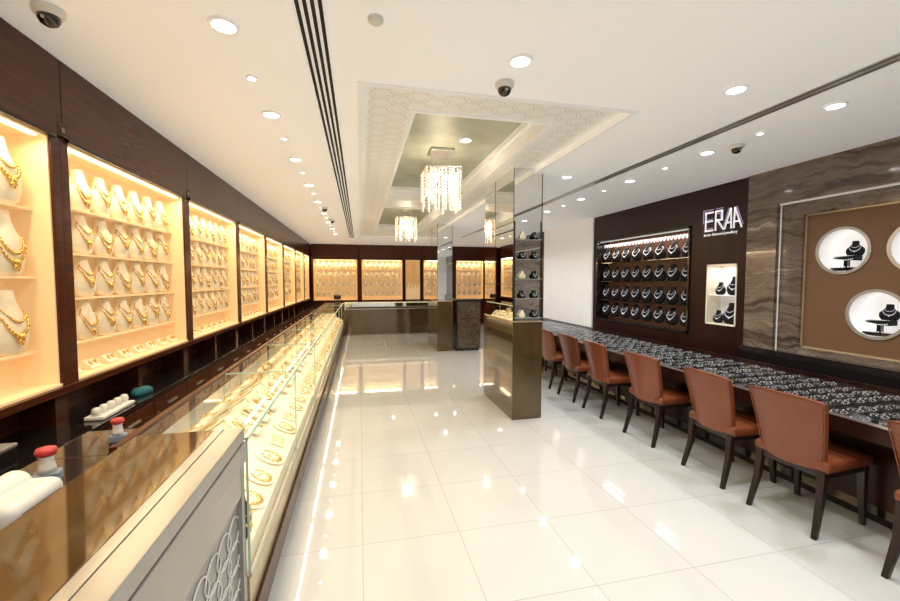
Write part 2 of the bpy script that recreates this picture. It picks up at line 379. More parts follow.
def wall_case(base,rz,w,name_txt,rows=(2.04,1.765,1.49,1.215),cols=7,near=False,zb=1.02,zt=2.38,pads=True,scale=1.27,grp='',pil=.065,ylim=None):
    t=thing('wall_display_case','lit walnut framed necklace case, '+name_txt,'display case',base,rz,grp)
    hw=w/2; D=.2
    B(-D,.0,-hw-pil,-hw,zb,zt).obj('side_frame','wood',t,bevel=.003); B(-D,.0,hw,hw+pil,zb,zt).obj('side_frame','wood',t,bevel=.003)
    B(-.10,.015,-hw-pil+.003,hw+pil-.003,zt+.006,H-.002).obj('fascia_panel','wood',t)
    B(-.004,.018,-hw-.02,hw+.02,zt-.014,zt+.006).obj('top_rail','woodv',t)
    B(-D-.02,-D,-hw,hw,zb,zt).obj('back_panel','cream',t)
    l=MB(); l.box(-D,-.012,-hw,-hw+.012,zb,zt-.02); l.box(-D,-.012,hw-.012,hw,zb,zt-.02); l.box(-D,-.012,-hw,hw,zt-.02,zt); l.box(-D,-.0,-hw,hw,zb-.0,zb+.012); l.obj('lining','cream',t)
    B(-.06,-.03,-hw+.05,hw-.05,zt-.028,zt-.02).obj('light_strip','lampw',t)
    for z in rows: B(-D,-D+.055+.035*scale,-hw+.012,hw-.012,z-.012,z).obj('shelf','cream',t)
    B(-D-.0,.03,-hw-pil,hw+pil,zb-.04,zb).obj('ledge','wood',t,bevel=.003)
    a=bpy.data.lights.new('n','AREA'); a.shape='RECTANGLE'; a.size=w*.9; a.size_y=.04; a.energy=5.6*w; a.color=(1,.765,.46)
    o=bpy.data.objects.new('case_lamp',a); COL.objects.link(o); o.location=wloc(base,rz,(-.03,0,zt-.035)); o.rotation_euler=(Matrix.Rotation(rz+PI/2,3,'Z')@Matrix.Rotation(math.radians(-16),3,'X')).to_euler()
    sp=(w-.04)/cols
    for ri,z in enumerate(rows):
        for ci in range(cols):
            y=-hw+.02+sp*(ci+.5)
            if ylim is not None and y<ylim: continue
            L=wloc(base,rz,(-D+.044*scale,y,z+.001))
            place='%s from left, %s row, %s'%(ORD[ci],ROWN[ri],name_txt)
            b=put(BUST,L,rz,'cream bust, '+place,'cream busts, '+name_txt,scale)
            nk=(NK if near else NKM)[(ri*2+ci)%3]
            g=put(nk,L,rz,'gold necklace, '+place,'gold necklaces, '+name_txt,scale)
            ky=scale*min(1,sp*.99/(.188*scale)); b.scale=(scale,ky,scale); g.scale=(scale,ky,scale)
    if pads:
        for k in range(8):
            y=-hw+.10+(w-.2)/7*k
            L=wloc(base,rz,(-.10,y,zb+.013))
            put(EP,L,rz,'cream earring pad, %s from left on floor of %s'%(ORD[k],name_txt),'earring pads, '+name_txt,1.15)
            put(ER,L,rz,'gold earring pair, %s from left on floor of %s'%(ORD[k],name_txt),'gold earrings, '+name_txt,1.15)
    return t
XW=-1.6; PIT=1.65; W=1.52
cen=[1.83+PIT*k for k in range(8)]
CN=['nearest left-wall case','second left-wall case','third left-wall case','fourth left-wall case','fifth left-wall case','sixth left-wall case','seventh left-wall case','farthest left-wall case']
for k,yc in enumerate(cen):
    w=W if k<7 else 1.1
    yy=yc if k<7 else yc-.21
    if k==0: wall_case((XW,yy,0),0,w,CN[k],rows=(1.98,1.62,1.22),cols=6,near=True,pads=False,scale=1.6,grp='lit wall cases along the left wall',ylim=-.1)
    else: wall_case((XW,yy,0),0,w,CN[k],near=(k<3),cols=7 if k<7 else 5,grp='lit wall cases along the left wall')
struct(B(-1.9,-1.6,-3,.995,0,H-.002).obj('trim_3','wood'))
for k,yc in enumerate(cen):
    w=W if k<7 else 1.1; yy=yc if k<7 else yc-.21; hw=w/2+.065
    t=thing('base_cabinet','walnut base cabinet with open cubby under '+CN[k],'cabinet',(XW,yy,0),0,'walnut base cabinets along left wall')
    b_=MB(); b_.box(-.25,.14,-hw,hw,.08,.76); b_.box(-.25,.10,-hw,hw,0,.08); b_.box(-.25,-.22,-hw,hw,.76,.98)
    b_.obj('body','wood',t)
    B(-.25,.165,-hw,hw,.76,.785).obj('worktop','black',t,bevel=.003)
    for y in (-hw,-.025,hw-.05): B(-.22,-.05,y,y+.05,.785,.979).obj('divider','wood',t)
    for q in range(3):
        a=-hw+.01+q*(2*hw-.01)/3; b2=a+(2*hw-.01)/3-.01
        for z0_,z1_ in ((.42,.74),(.1,.41)):
            d=B(.14,.16,a,b2,z0_,z1_).obj('drawer','wood',t,bevel=.003); B(.16,.172,(a+b2)/2-.07,(a+b2)/2+.07,z1_-.08,z1_-.068).obj('handle','silver',d)
for k in range(2):
    y=2.655+PIT*k
    t=thing('emblem_plate','small square bronze emblem on fascia above %s pilaster'%ORD[k],'emblem',(XW+.016,y,2.42))
    MB().tube([(.003,-.028,-.028),(.003,.028,-.028),(.003,.028,.028),(.003,-.028,.028)],.003,4,True).obj('border','bronze',t)
    B(0,.004,-.015,.015,-.015,.015).obj('centre','bronze',t)

t=thing('ring_rack','white plastic rack with rounded lobes on ledge under second wall case','rack',(-1.51,2.84,.786))
B(-.05,.05,-.17,.17,0,.022).obj('base','plastic',t,bevel=.006)
for k in range(5):
    y=-.14+.07*k
    MB().lathe([(.020,0),(.024,.02),(.022,.035),(.016,.045),(.005,.048)],14,(0.0,y,.022)).obj('lobe','plastic',t,smooth=True)
t=thing('cloth_pouch','teal folded cloth pouch on ledge under second wall case','pouch',(-1.53,3.24,.786))
MB().loft([[((.05*s)*math.cos(a)+.01*math.sin(3*a),(.09*s)*math.sin(a),z) for a in [2*PI*j/18 for j in range(18)]] for z,s in [(0,.9),(.012,1),(.03,.95),(.045,.7),(.05,.35)]]).obj('cloth','teal',t,smooth=True)
t=thing('cash_box','dark grey box in cubby under nearest wall case','box',(-1.55,1.95,.786))
B(-.08,.08,-.14,.14,0,.09).obj('body','black',t,bevel=.008); B(-.082,.082,-.142,.142,.09,.105).obj('lid','grey',t,bevel=.004)

# ------------------------------------------------------------------ left glass counter
CF,CB=-.46,-.92
collar=MB(); n=40; rings=[]
for j in range(n+1):
    a=math.radians(-150+300*j/n)
    ri=.054; ro=.060+.030*max(0,math.cos(a))**1.2+.006*(j%2)
    rings.append([(ri*math.cos(a),ri*math.sin(a),.004),(ro*math.cos(a),ro*math.sin(a),.004),(ro*math.cos(a),ro*math.sin(a),.008),((ri+ro)/2*math.cos(a),(ri+ro)/2*math.sin(a),.012),(ri*math.cos(a),ri*math.sin(a),.008)])
collar.loft(rings)
for j in range(0,n+1,2):
    a=math.radians(-150+300*j/n); ro=.064+.032*max(0,math.cos(a))**1.2; collar.ball((ro*math.cos(a),ro*math.sin(a),.008),.006,6,4)
for s in (-1,1): collar.ball((-.005,.018*s,.006),.008,6,4); collar.ball((.010,.018*s,.006),.006,6,4)
CO=tag(collar.obj('collar_necklace','gold',smooth=False),'x','necklace')
cp=MB(); cp.loft([[(r*1.05*math.cos(2*PI*j/28)+.0,r*.92*math.sin(2*PI*j/28),z) for j in range(28)] for r,z in [(.09,-.01),(.108,-.005),(.111,.0),(.105,.004)]])
CPAD=tag(cp.obj('collar_pad','bust',smooth=False),'x','jewellery pad')
sp_=MB(); sp_.prism([(-.09,-.07),(.09,-.07),(.09,.07),(-.09,.07)],lambda u,v,d:(v,u,d),-.010,.004)
SPAD=tag(sp_.obj('square_pad','bust',bevel=.004),'x','jewellery pad')
st=MB()
for q in range(5):
    u=-.05+.025*q
    st.tube([(u+.004*math.sin(j*1.2),-.075+.01*j,.008) for j in range(16)],.0045,5)
ST=tag(st.obj('bracelet_set','gold',smooth=True),'x','bracelets')
bg=MB()
for r in range(5):
    bg.tube([(.036*math.cos(2*PI*j/20),.012*r-.024,.036+.036*math.sin(2*PI*j/20)) for j in range(20)],.0042,5,True)
BG=tag(bg.obj('bangle_set','gold',smooth=True),'x','bangles')
protos+=[EP,ER,CO,CPAD,BG,SPAD,ST]
def areal(loc,sx,sy,e,col,rot):
    a=bpy.data.lights.new('a','AREA'); a.shape='RECTANGLE'; a.size=sx; a.size_y=sy; a.energy=e; a.color=col
    o=bpy.data.objects.new('case_lamp',a); COL.objects.link(o); o.location=loc; o.rotation_euler=rot
def showcase(base,rz,L,label,gname,short,far=False,ui=0):
    t=thing('glass_showcase',label,'display counter',base,rz,gname); h=L/2; D=.46
    B(-D,-.03,-h,h,0,.08).obj('plinth','black',t)
    B(-D,.0,-h,h,.08,.19).obj('base','wood',t)
    B(-D,-.004,-h,h,.19,.36).obj('front_panel','sand',t)
    B(-.006,.006,-h,h,.355,.372).obj('lower_trim','silver',t)
    B(.0,.012,-h,h,.06,.20).obj('kick_board','wood',t,bevel=.003)
    dk=MB(); dk.prism([(-.02,.36),(-.02,.44),(-.43,.665),(-.43,.36)],lambda u,v,d:(u,d,v),-h+.001,h-.001); dk.obj('deck','deck',t)
    B(-D,-D+.03,-h,h,.36,.90).obj('rear_door','mirror',t)
    MB().add([(-.004,-h,.372),(-.004,h,.372),(-.004,h,.94),(-.004,-h,.94)],[(0,1,2,3)]).obj('front_glass','glass',t)
    MB().add([(-D,-h,.947),(0,-h,.947),(0,h,.947),(-D,h,.947)],[(0,1,2,3)]).obj('top_glass','glasstop',t)
    e=MB(); e.box(-.004,.004,-h,h,.940,.952); e.box(-.008,.001,-h,-h+.005,.372,.941); e.box(-D,0,-h,-h+.005,.942,.951); e.obj('glass_edge','glassedge',t)
    B(-.026,-.012,-h+.01,h-.01,.925,.936).obj('light_strip','lampc',t)
    B(-D-.03,-D+.0,-h,h,.90,.955).obj('rear_rail','wood',t)
    if not far: areal((base[0]-.05,base[1],.918),.03,L*.9,1.9,(1,.88,.66),(0,math.radians(28),0))
    n=[5,5,6,6,7,6,7,6][ui%8] if not far else 5; ang=math.atan2(.225,.41); big=1.18 if ui<2 else 1
    RZ=Matrix.Rotation(rz,3,'Z'); e2=(RZ@Matrix.Rotation(-(PI/2-ang)+.15,3,'Y')).to_euler()
    rg_=random.Random(ui*7+3)
    for r_ in range(3):
        for i in range(n):
            u=[-.105,-.195,-.335][r_]; zz=.44+(-u-.02)*.549
            y=-h+L*(i+.5)/n+rg_.uniform(-.012,.012)
            e_=(RZ@Matrix.Rotation(ang,3,'Y')@Matrix.Rotation(rg_.uniform(-.15,.15),3,'Z')).to_euler()
            rn=['front','middle','rear'][r_]; pl='%s from near end of %s row, %s'%(ORD[i],rn,short)
            if r_==1:
                if (i+ui)%4==3: continue
                P=wloc(base,rz,(u-.005,y,zz+.036))
                sc_=rg_.choice([.78,.88,1.0]); put(BUST,P,0,'cream reclining bust, '+pl,'reclining busts in '+short,sc_,e2); put(NKM[(i+ui)%3],P,0,'gold necklace, '+pl,'gold necklaces in '+short,sc_,e2)
            else:
                P=wloc(base,rz,(u,y,zz+.013)); s_=rg_.choice([.66,.74,.80])*(big if r_==2 else 1)
                kind=(i*2+r_+ui)%5
                if kind==3:
                    put(SPAD,P,0,'cream square pad, '+pl,'square pads in '+short,s_,e_); put(ST,P,0,'gold bracelets, '+pl,'bracelets in '+short,s_,e_)
                elif kind==1 and r_==2: put(BG,wloc(base,rz,(u,y,zz)),rz,'gold bangle set, '+pl,'bangles in '+short,1.2)
                else:
                    put(CPAD,P,0,'cream oval pad, '+pl,'oval pads in '+short,s_,e_); put(CO,P,0,'gold collar necklace, '+pl,'gold collars in '+short,s_,e_)
nU=8; y0=1.76; y1=11.9; LU=(y1-y0)/nU
for k in range(nU):
    s=['nearest','second','third','fourth','fifth','sixth','seventh','farthest'][k]+' left glass counter'
    showcase((CF,y0+LU*(k+.5),0),0,LU-.002,'glass topped gold jewellery counter section, '+s,'glass counter sections along left aisle',s,ui=k)
for k in range(2):
    s=['left','right'][k]+' section of far cross counter'
    showcase((-.45+1.36*(k+.5),12.02,0),-PI/2,1.358,'glass topped counter below back wall cases, '+s,'far cross counter sections',s,far=True,ui=9+k)
t=thing('counter_front','dark bronze cladding panel on the far cross counter front','counter panel',(.905,12.0,0))
B(-1.35,1.35,-.018,.0,.0,.74).obj('panel','bronze',t); B(-1.35,1.35,-.022,.0,.74,.76).obj('trim','silver',t)
bb=MB(); src=bustmesh(); bb.add(src.v,src.f)
o=bb.obj('necklace_bust','velvet',None,(-.51,1.84,.475),smooth=True); tag(o,'black bust among gold pieces in nearest left glass counter','display bust')
put(NK[0],(-.51,1.84,.475),0,'gold necklace on the black bust in nearest left counter',None)

t=thing('checkout_counter','bronze topped grey checkout counter with pale lattice front','counter',(-.65,.57,0))
def L_(x0,x1,y0,y1,z0,z1): return B(x0+.65,x1+.65,y0-.57,y1-.57,z0,z1)
L_(-.83,-.49,-.6,1.74,0,.95).obj('body','grey',t)
L_(-.85,-.575,-.6,1.745,.95,1.0).obj('bronze_top','bronzetop',t,bevel=.003)
L_(-.574,-.540,-.6,1.745,.95,1.001).obj('steel_edge','steeld',t,bevel=.002); L_(-.538,-.465,-.6,1.745,.95,1.001).obj('steel_edge','steeld',t,bevel=.003)
L_(-.49,-.462,-.6,1.745,.86,.945).obj('apron','steeld',t,bevel=.003)
L_(-.49,-.470,1.705,1.745,.08,.86).obj('end_stile','steeld',t); L_(-.49,-.470,-.6,1.745,.0,.08).obj('kick_board','silver',t); L_(-.49,-.470,-.6,1.70,.74,.86).obj('rail','steeld',t)
la=MB()
for i in range(18):
    for j in range(6):
        cy=1.645-.11*i-.57; cz=.12+.10*j
        la.tube([(-.487+.65,cy+.064*math.cos(2*PI*q/20)*(1+.15*math.cos(4*PI*q/20)),cz+.059*math.sin(2*PI*q/20)) for q in range(20)],.0036,4,True)
la.obj('lattice','lattice',t)
t=thing('staff_ledge','dark staff work ledge behind the checkout counter','ledge',(-1.0,1.0,0))
B(-.18,.14,-.8,.755,.90,.93).obj('worktop','black',t,bevel=.003); B(-.18,.045,.755,1.05,.90,.93).obj('worktop','black',t,bevel=.003)
for y in (-.75,.7): B(-.16,.12,y,y+.03,0,.9).obj('support','wood',t)
t=thing('receipt_printer','white rounded receipt printer on ledge at far left of photo','printer',(-.965,1.31,.93))
B(-.095,.095,-.10,.10,0,.09).obj('body','plastic',t,bevel=.03,seg=5)
MB().tube([(-.02,-.085,.075),(-.02,.085,.075)],.042,18).obj('roll_cover','plastic',t,bevel=.008)
B(.045,.097,-.07,.07,.050,.057).obj('paper_slot','slot',t)
def stamp(x,y,label,s=1):
    t=thing('rubber_stamp',label,'stamp',(x,y,.93),.3,'red-knobbed stamps'); t.scale=(s,)*3
    B(-.03,.03,-.022,.022,0,.03).obj('base','blue',t,bevel=.005)
    MB().lathe([(.022,.03),(.020,.045),(.016,.070),(.018,.076)],16).obj('shaft','plastic',t,smooth=True)
    MB().lathe([(.012,.074),(.022,.080),(.026,.090),(.021,.100),(.002,.104)],18).obj('knob','red',t,smooth=True)
stamp(-1.02,1.56,'nearer red-knobbed stamp beside the white printer',1.15); stamp(-.99,1.90,'farther red-knobbed stamp at end of ledge',.95)
t=thing('pen','dark pen lying on the staff ledge between stamps','pen',(-.91,1.66,.936))
MB().tube([(-.02,-.08,0),(.01,.08,0)],.006,8).obj('barrel','black',t); MB().tube([(-.022,-.09,0),(-.02,-.08,0)],.003,6).obj('tip','silver',t)
t=thing('price_display','small black customer display at far end of left counter','display screen',(-.62,11.7,.953))
B(-.06,.06,-.05,.05,0,.012).obj('foot','black',t,bevel=.003); B(-.008,.008,-.01,.01,.012,.10).obj('post','black',t); B(-.10,.10,-.012,.012,.10,.22).obj('screen','black',t,bevel=.004)

# ------------------------------------------------------------------ back wall cases
bx=[(-1.50,-.08,7),(.07,1.45,7),(2.2,3.25,5),(3.38,4.4,5)]
bn=['leftmost back-wall case','second back-wall case','third back-wall case','rightmost back-wall case']
for (a,b_,nc),nm in zip(bx,bn):
    wall_case(((a+b_)/2,14.0,0),-PI/2,b_-a,nm,rows=(1.97,1.66,1.35,1.04),cols=nc,pads=False,zb=.92,zt=2.3,scale=1.35,grp='lit wall cases on the back wall')
struct(B(-1.9,4.8,14.03,14.1,0,.86).obj('trim_4','wood'))
ch=thing('chain_panel','bright gold panel of hanging chains between back-wall cases','display panel',(1.82,14.0,0))
B(-.25,.25,.0,.03,.92,2.3).obj('backing','cream',ch)
for k in range(12): MB().tube([(-.22+.04*k,-.01,2.25),(-.22+.04*k,-.012,1.3+.1*(k%3))],.008,5).obj('chain','gold',ch)
B(-.3,.3,-.01,.03,2.3,H).obj('fascia','wood',ch); B(-.29,.29,-.0,.03,0,.92).obj('lower_panel','wood',ch)

# ------------------------------------------------------------------ black busts
BB=tag(bustmesh().obj('necklace_bust','velvet',smooth=True),'x','display bust')
sa,_=chain(.060,.158,.090,.0042); sb,_=chain(.042,.160,.045,.0024); sa.add(sb.v,sb.f); sa.ball((surf(0,.06)+.006,0,.060),.008)
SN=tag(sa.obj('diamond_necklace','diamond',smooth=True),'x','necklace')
protos+=[BB,SN]
# ------------------------------------------------------------------ columns
def column(y0,y1,label,shelf):
    x0,x1=1.68,2.04
    t=thing('mirrored_column',label,'column',((x0+x1)/2,(y0+y1)/2,0)); hx_=(x1-x0)/2; hy=(y1-y0)/2; T=H+.05
    B(-hx_,hx_,-hy,hy,0,1.12).obj('bronze_base','bronze',t,bevel=.004)
    B(-hx_+.015,hx_-.015,-hy+.03,hy-.015,1.12,T).obj('core','black',t)
    B(-hx_+.008,-hx_+.015,-hy+.02,hy-.015,1.13,T).obj('mirror_panel','mirror',t)
    B(hx_-.015,hx_-.008,-hy+.02,hy-.015,1.13,T).obj('mirror_panel','mirror',t)
    B(-hx_+.015,hx_-.015,-hy+.02,-hy+.03,1.13,T).obj('mirror_panel','mirror',t)
    B(-hx_+.004,hx_-.004,-hy+.004,hy-.004,1.12,1.135).obj('base_cap','sand',t)
    for z in (1.55,2.25): B(-hx_+.006,-hx_+.008,-hy+.02,hy-.02,z,z+.005).obj('mirror_joint','slot',t)
    for y in (.1,): B(-hx_+.006,-hx_+.008,y,y+.005,1.135,T).obj('mirror_joint','slot',t)
    for sx in (-1,1): B(min(sx*(hx_-.006),sx*(hx_-.012)),max(sx*(hx_-.006),sx*(hx_-.012)),-hy+.015,-hy+.02,1.13,T-.001).obj('corner_trim','slot',t)
    if shelf:
        yb=-hy+.02
        for (a,b_) in ((-hx_+.016,-hx_+.024),(hx_-.024,hx_-.016)): B(a,b_,yb-.015,yb,1.14,2.26).obj('upright','black',t)
        for k in range(5): B(-hx_+.026,hx_-.026,yb-.065,yb,1.17+.22*k,1.173+.22*k).obj('glass_shelf','glassedge',t)
    return t
column(4.23,5.31,'nearer mirrored column on bronze base beside brown chairs',True)
column(8.75,10.0,'farther mirrored column on bronze base near far counter',False)
for k in range(5):
    for i,x in enumerate((1.785,1.935)):
        L=(x,4.215,1.174+.22*k); q=(k*2+i)%4
        put(BB if q else BUST,L,-PI/2,'small %s bust, %s side of %s shelf up on near column'%('black' if q else 'cream',['left','right'][i],ORD[k]),'small busts on near column',.42)
        put(SN,L,-PI/2,'small silver necklace, %s side of %s shelf up on near column'%(['left','right'][i],ORD[k]),'necklaces on near column',.42)
t=thing('marble_plinth','dark marble display plinth right of the farther mirrored column','plinth',(2.40,8.95,0))
B(-.27,.27,-.25,.25,.06,1.12).obj('body','darkmarble',t,bevel=.003); B(-.25,.25,-.23,.23,0,.06).obj('foot','black',t); B(-.29,.29,-.27,.27,1.12,1.17).obj('cap','black',t,bevel=.004); B(-.30,-.27,-.26,.26,0,1.12).obj('side_pilaster','black',t)

# ------------------------------------------------------------------ right wall
XR=4.47
struct(B(XR-.06,4.8,7.0,9.1,0,H-.001).obj('wall_pillar','white'))
struct(B(XR,4.8,9.1,14.3,0,H-.001).obj('trim_5','wood'))
t=MB(); Sy0,Sy1,Sz0,Sz1=4.66,6.88,.86,2.34; Ny0,Ny1,Nz0,Nz1=3.95,4.38,1.03,1.80
X0,X1=XR-.03,4.8
t.box(X0,X1,3.82,7.0,0,Sz0); t.box(X0,X1,3.82,7.0,Sz1,H-.001); t.box(X0,X1,Sy1,7.0,Sz0,Sz1); t.box(X0,X1,Ny1,Sy0,Sz0,Sz1)
t.box(X0,X1,3.82,Ny0,Sz0,Sz1); t.box(X0,X1,Ny0,Ny1,Nz1,Sz1); t.box(X0,X1,Ny0,Ny1,Sz0,Nz0)
struct(t.obj('trim_6','woodv'))
t=thing('necklace_shelving','dark framed lit shelving of black busts on right wall','shelving',(XR,(Sy0+Sy1)/2,0)); h=(Sy1-Sy0)/2
B(.20,.22,-h,h,Sz0,Sz1).obj('back_panel','shelfback',t)
f=MB(); f.box(-.05,.2,-h,-h+.03,Sz0,Sz1); f.box(-.05,.2,h-.03,h,Sz0,Sz1); f.box(-.05,.2,-h,h,Sz1-.03,Sz1); f.box(-.05,.2,-h,h,Sz0,Sz0+.03); f.obj('frame','black',t)
rowz=[.90,1.24,1.58,1.92]
for z in rowz[1:]: B(.0,.2,-h+.03,h-.03,z-.014,z).obj('shelf','black',t)
B(.0,.03,-h+.04,h-.04,Sz1-.04,Sz1-.03).obj('light_strip','glow',t)
g=MB()
for k in range(30):
    y=-h+.06+k*(2*h-.12)/29
    for q in range(3): g.ball((.10,y+.012*(q-1),2.255-.022*q),.010)
    g.tube([(.10,y-.03,2.26),(.10,y,2.20),(.10,y+.03,2.26)],.006,5)
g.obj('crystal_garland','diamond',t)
areal((XR+.02,(Sy0+Sy1)/2,Sz1-.045),.05,2.0,12,(1,.88,.76),(0,0,0))
RN=['bottom','third','second','top']
for r_,z in enumerate(rowz):
    for i in range(8):
        y=Sy1-.16-i*(Sy1-Sy0-.32)/7
        L=(XR+.08,y,z+(.03 if r_==0 else .001)); s=1.25
        pl='%s from left, %s row of right-wall shelving'%(ORD[i],RN[r_])
        put(BB,L,PI,'black bust, '+pl,'black busts in right-wall shelving',s); put(SN,L,PI,'silver necklace, '+pl,'silver necklaces in right-wall shelving',s)
t=thing('wall_niche','small lit two-shelf niche under wall sign','display niche',(XR,(Ny0+Ny1)/2,0)); h=(Ny1-Ny0)/2
B(.18,.2,-h,h,Nz0,Nz1).obj('back_panel','white',t); f=MB(); f.box(-.04,.18,-h,-h+.015,Nz0,Nz1); f.box(-.04,.18,h-.015,h,Nz0,Nz1); f.box(-.04,.18,-h,h,Nz1-.015,Nz1); f.box(-.04,.18,-h,h,Nz0,Nz0+.015); f.obj('frame','bust',t)
B(0,.18,-h+.015,h-.015,1.40,1.408).obj('glass_shelf','glow',t)
areal((XR+.07,(Ny0+Ny1)/2,Nz1-.03),.1,.3,1.0,(1,.95,.86),(0,0,0))
for i,(y,z,s) in enumerate([(4.07,1.409,1.15),(4.27,1.409,.8),(4.10,1.046,1.3),(4.29,1.046,.8)]):
    n_=['right bust on upper shelf','left bust on upper shelf','right bust on lower shelf','left bust on lower shelf'][i]
    put(BB,(XR+.07,y,z),PI,'black '+n_+' of small lit niche','busts in small niche',s); put(SN,(XR+.07,y,z),PI,'silver necklace on '+n_+' of small lit niche','necklaces in small niche',s)

# sign
t=thing('wall_sign','white letter sign with lilac accents on dark wall panel','sign',(XR-.0305,4.47,2.17))
F=lambda u,v,d:(-d,-u*.83,v*.92)
def bars(name,segs,w,mtl,d=.006,parent=None):
    m=MB()
    for (a,b_,c_,e_) in segs:
        dx,dy=c_-a,e_-b_; L=math.hypot(dx,dy); nx,ny=-dy/L*w/2,dx/L*w/2
        m.prism([(a-nx,b_-ny),(c_-nx,e_-ny),(c_+nx,e_+ny),(a+nx,b_+ny)],F,0,d)
    return m.obj(name,mtl,parent or t)
e=bars('letter_e',[(.045,.075,.195,.075),(.045,.205,.185,.205),(.045,.325,.195,.325),(.055,.063,.055,.337)],.024,'sign')
bars('accent_line',[(.012,.362,.195,.362),(.012,.18,.012,.366)],.009,'signp',.007,e)
for z in (.105,.232): bars('accent_line',[(.08,z,.19,z)],.008,'signp',.007,e)
e=bars('letter_r',[(.235,.063,.235,.337),(.235,.325,.345,.325),(.345,.337,.345,.195),(.355,.205,.235,.205),(.27,.2,.375,.068)],.024,'sign')
bars('accent_line',[(.26,.295,.318,.295),(.318,.299,.318,.235)],.008,'signp',.007,e)
bars('accent_line',[(.235,.362,.36,.362)],.008,'signp',.007,e)
e=bars('letter_a',[(.39,.065,.49,.337),(.49,.337,.505,.065),(.435,.15,.49,.15)],.022,'sign')
bars('accent_line',[(.375,.105,.46,.345)],.008,'signp',.007,e)
e=bars('letter_a',[(.555,.337,.545,.065),(.555,.337,.67,.065),(.55,.15,.63,.15)],.022,'sign')
bars('accent_line',[(.585,.345,.69,.105)],.008,'signp',.007,e)
def text(txt,size,parent,loc,mtl,name):
    c_=bpy.data.curves.new(name,'FONT'); c_.body=txt; c_.size=size; c_.extrude=.002; c_.resolution_u=2
    o=bpy.data.objects.new('tmp',c_); COL.objects.link(o); bpy.context.view_layer.update()
    me=bpy.data.meshes.new_from_object(o.evaluated_get(bpy.context.evaluated_depsgraph_get())); bpy.data.objects.remove(o)
    me.transform(Matrix(((0,0,-1,0),(-1,0,0,0),(0,1,0,0),(0,0,0,1)))); me.materials.clear(); me.materials.append(M[mtl])
    o=bpy.data.objects.new(name,me); COL.objects.link(o); o.parent=parent; o.location=loc
text('latest diamond jewellery',.049,t,(-.003,-.02,-.0),'sign','tagline')

# marble surround + brown panel with round niches
Py0,Py1,Pz0,Pz1=.9,3.25,.90,2.27
m=MB(); Xm=XR-.01; Ly=3.46; Xo=Xm-.05
m.box(Xo,4.8,Ly+.02,3.82,.84,H-.001); m.box(Xo,4.8,-3,Ly+.02,2.42,H-.001)
m.box(Xm,4.8,Py1,Ly+.02,.84,2.42); m.box(Xm,4.8,-3,Py1,Pz1,2.42); m.box(Xm,4.8,-3,Py0,.84,Pz1); m.box(Xm,4.8,Py0,Py1,.84,Pz0)
struct(m.obj('trim_7','marble'))
struct(B(XR-.12,4.8,-3,3.82,0,.84).obj('baseboard_right','black'))
l=MB(); l.box(Xm-.006,Xm-.001,Ly+.008,Ly+.019,.84,2.404); l.box(Xm-.022,Xm-.001,-3,Ly+.019,2.404,2.419)
tag(l.obj('pale_trim','thinglow'),'thin pale trim with added glow framing the brown panel in marble','wall trim')  # pale stone trim with glow painted in, not a light fitting
pn=MB(); Xp=XR+.03
def cell(ya,yb,za,zb,cy,cz,r,n=48):
    vs=[];fs=[]
    for i in range(n):
        a=2*PI*i/n; c_,s_=math.cos(a),math.sin(a)
        ky=((yb-cy) if c_>0 else (cy-ya))/max(abs(c_),1e-6); kz=((zb-cz) if s_>0 else (cz-za))/max(abs(s_),1e-6); k=min(ky,kz)
        vs+=[(Xp,cy+r*c_,cz+r*s_),(Xp,cy+k*c_,cz+k*s_)]
    for (yy,zz) in ((ya,za),(ya,zb),(yb,za),(yb,zb)):
        a=math.atan2(zz-cz,yy-cy)%(2*PI); i=int(a/(2*PI)*n); j=(i+1)%n; q=len(vs); vs.append((Xp,yy,zz)); fs.append((2*i+1,q,2*j+1))
    for i in range(n):
        j=(i+1)%n; fs.append((2*i,2*i+1,2*j+1,2*j))
    pn.add(vs,fs)
def rect(ya,yb,za,zb): pn.add([(Xp,ya,za),(Xp,yb,za),(Xp,yb,zb),(Xp,ya,zb)],[(0,1,2,3)])
tops=[2.92,2.36,1.80,1.24]; bots=[2.64,2.08,1.52]; zm=1.59; r0=.205
ed=[Py1,2.64,2.08,1.52,Py0]
for i,cy in enumerate(tops): cell(ed[i+1],ed[i],zm,Pz1,cy,1.88,r0)
be=[2.92,2.36,1.80,1.24]
for i,cy in enumerate(bots): cell(be[i+1],be[i],Pz0,zm,cy,1.29,r0)
rect(2.92,Py1,Pz0,zm); rect(Py0,1.24,Pz0,zm)
t=thing('niche_wall_panel','brown fabric panel with round lit openings set in marble','wall panel',(0,0,0)); pn.obj('panel','bronzepanel',t)
f=MB(); f.box(Xp-.012,Xp+.01,Py1-.014,Py1,Pz0,Pz1); f.box(Xp-.012,Xp+.01,Py0,Py1,Pz1-.014,Pz1); f.box(Xp-.012,Xp+.01,Py0,Py1,Pz0,Pz0+.014); f.obj('border','sand',t)
names={2.92:'upper round niche nearest the sign',2.36:'second upper round niche, cut by right photo edge',2.64:'lower round niche nearest the sign'}
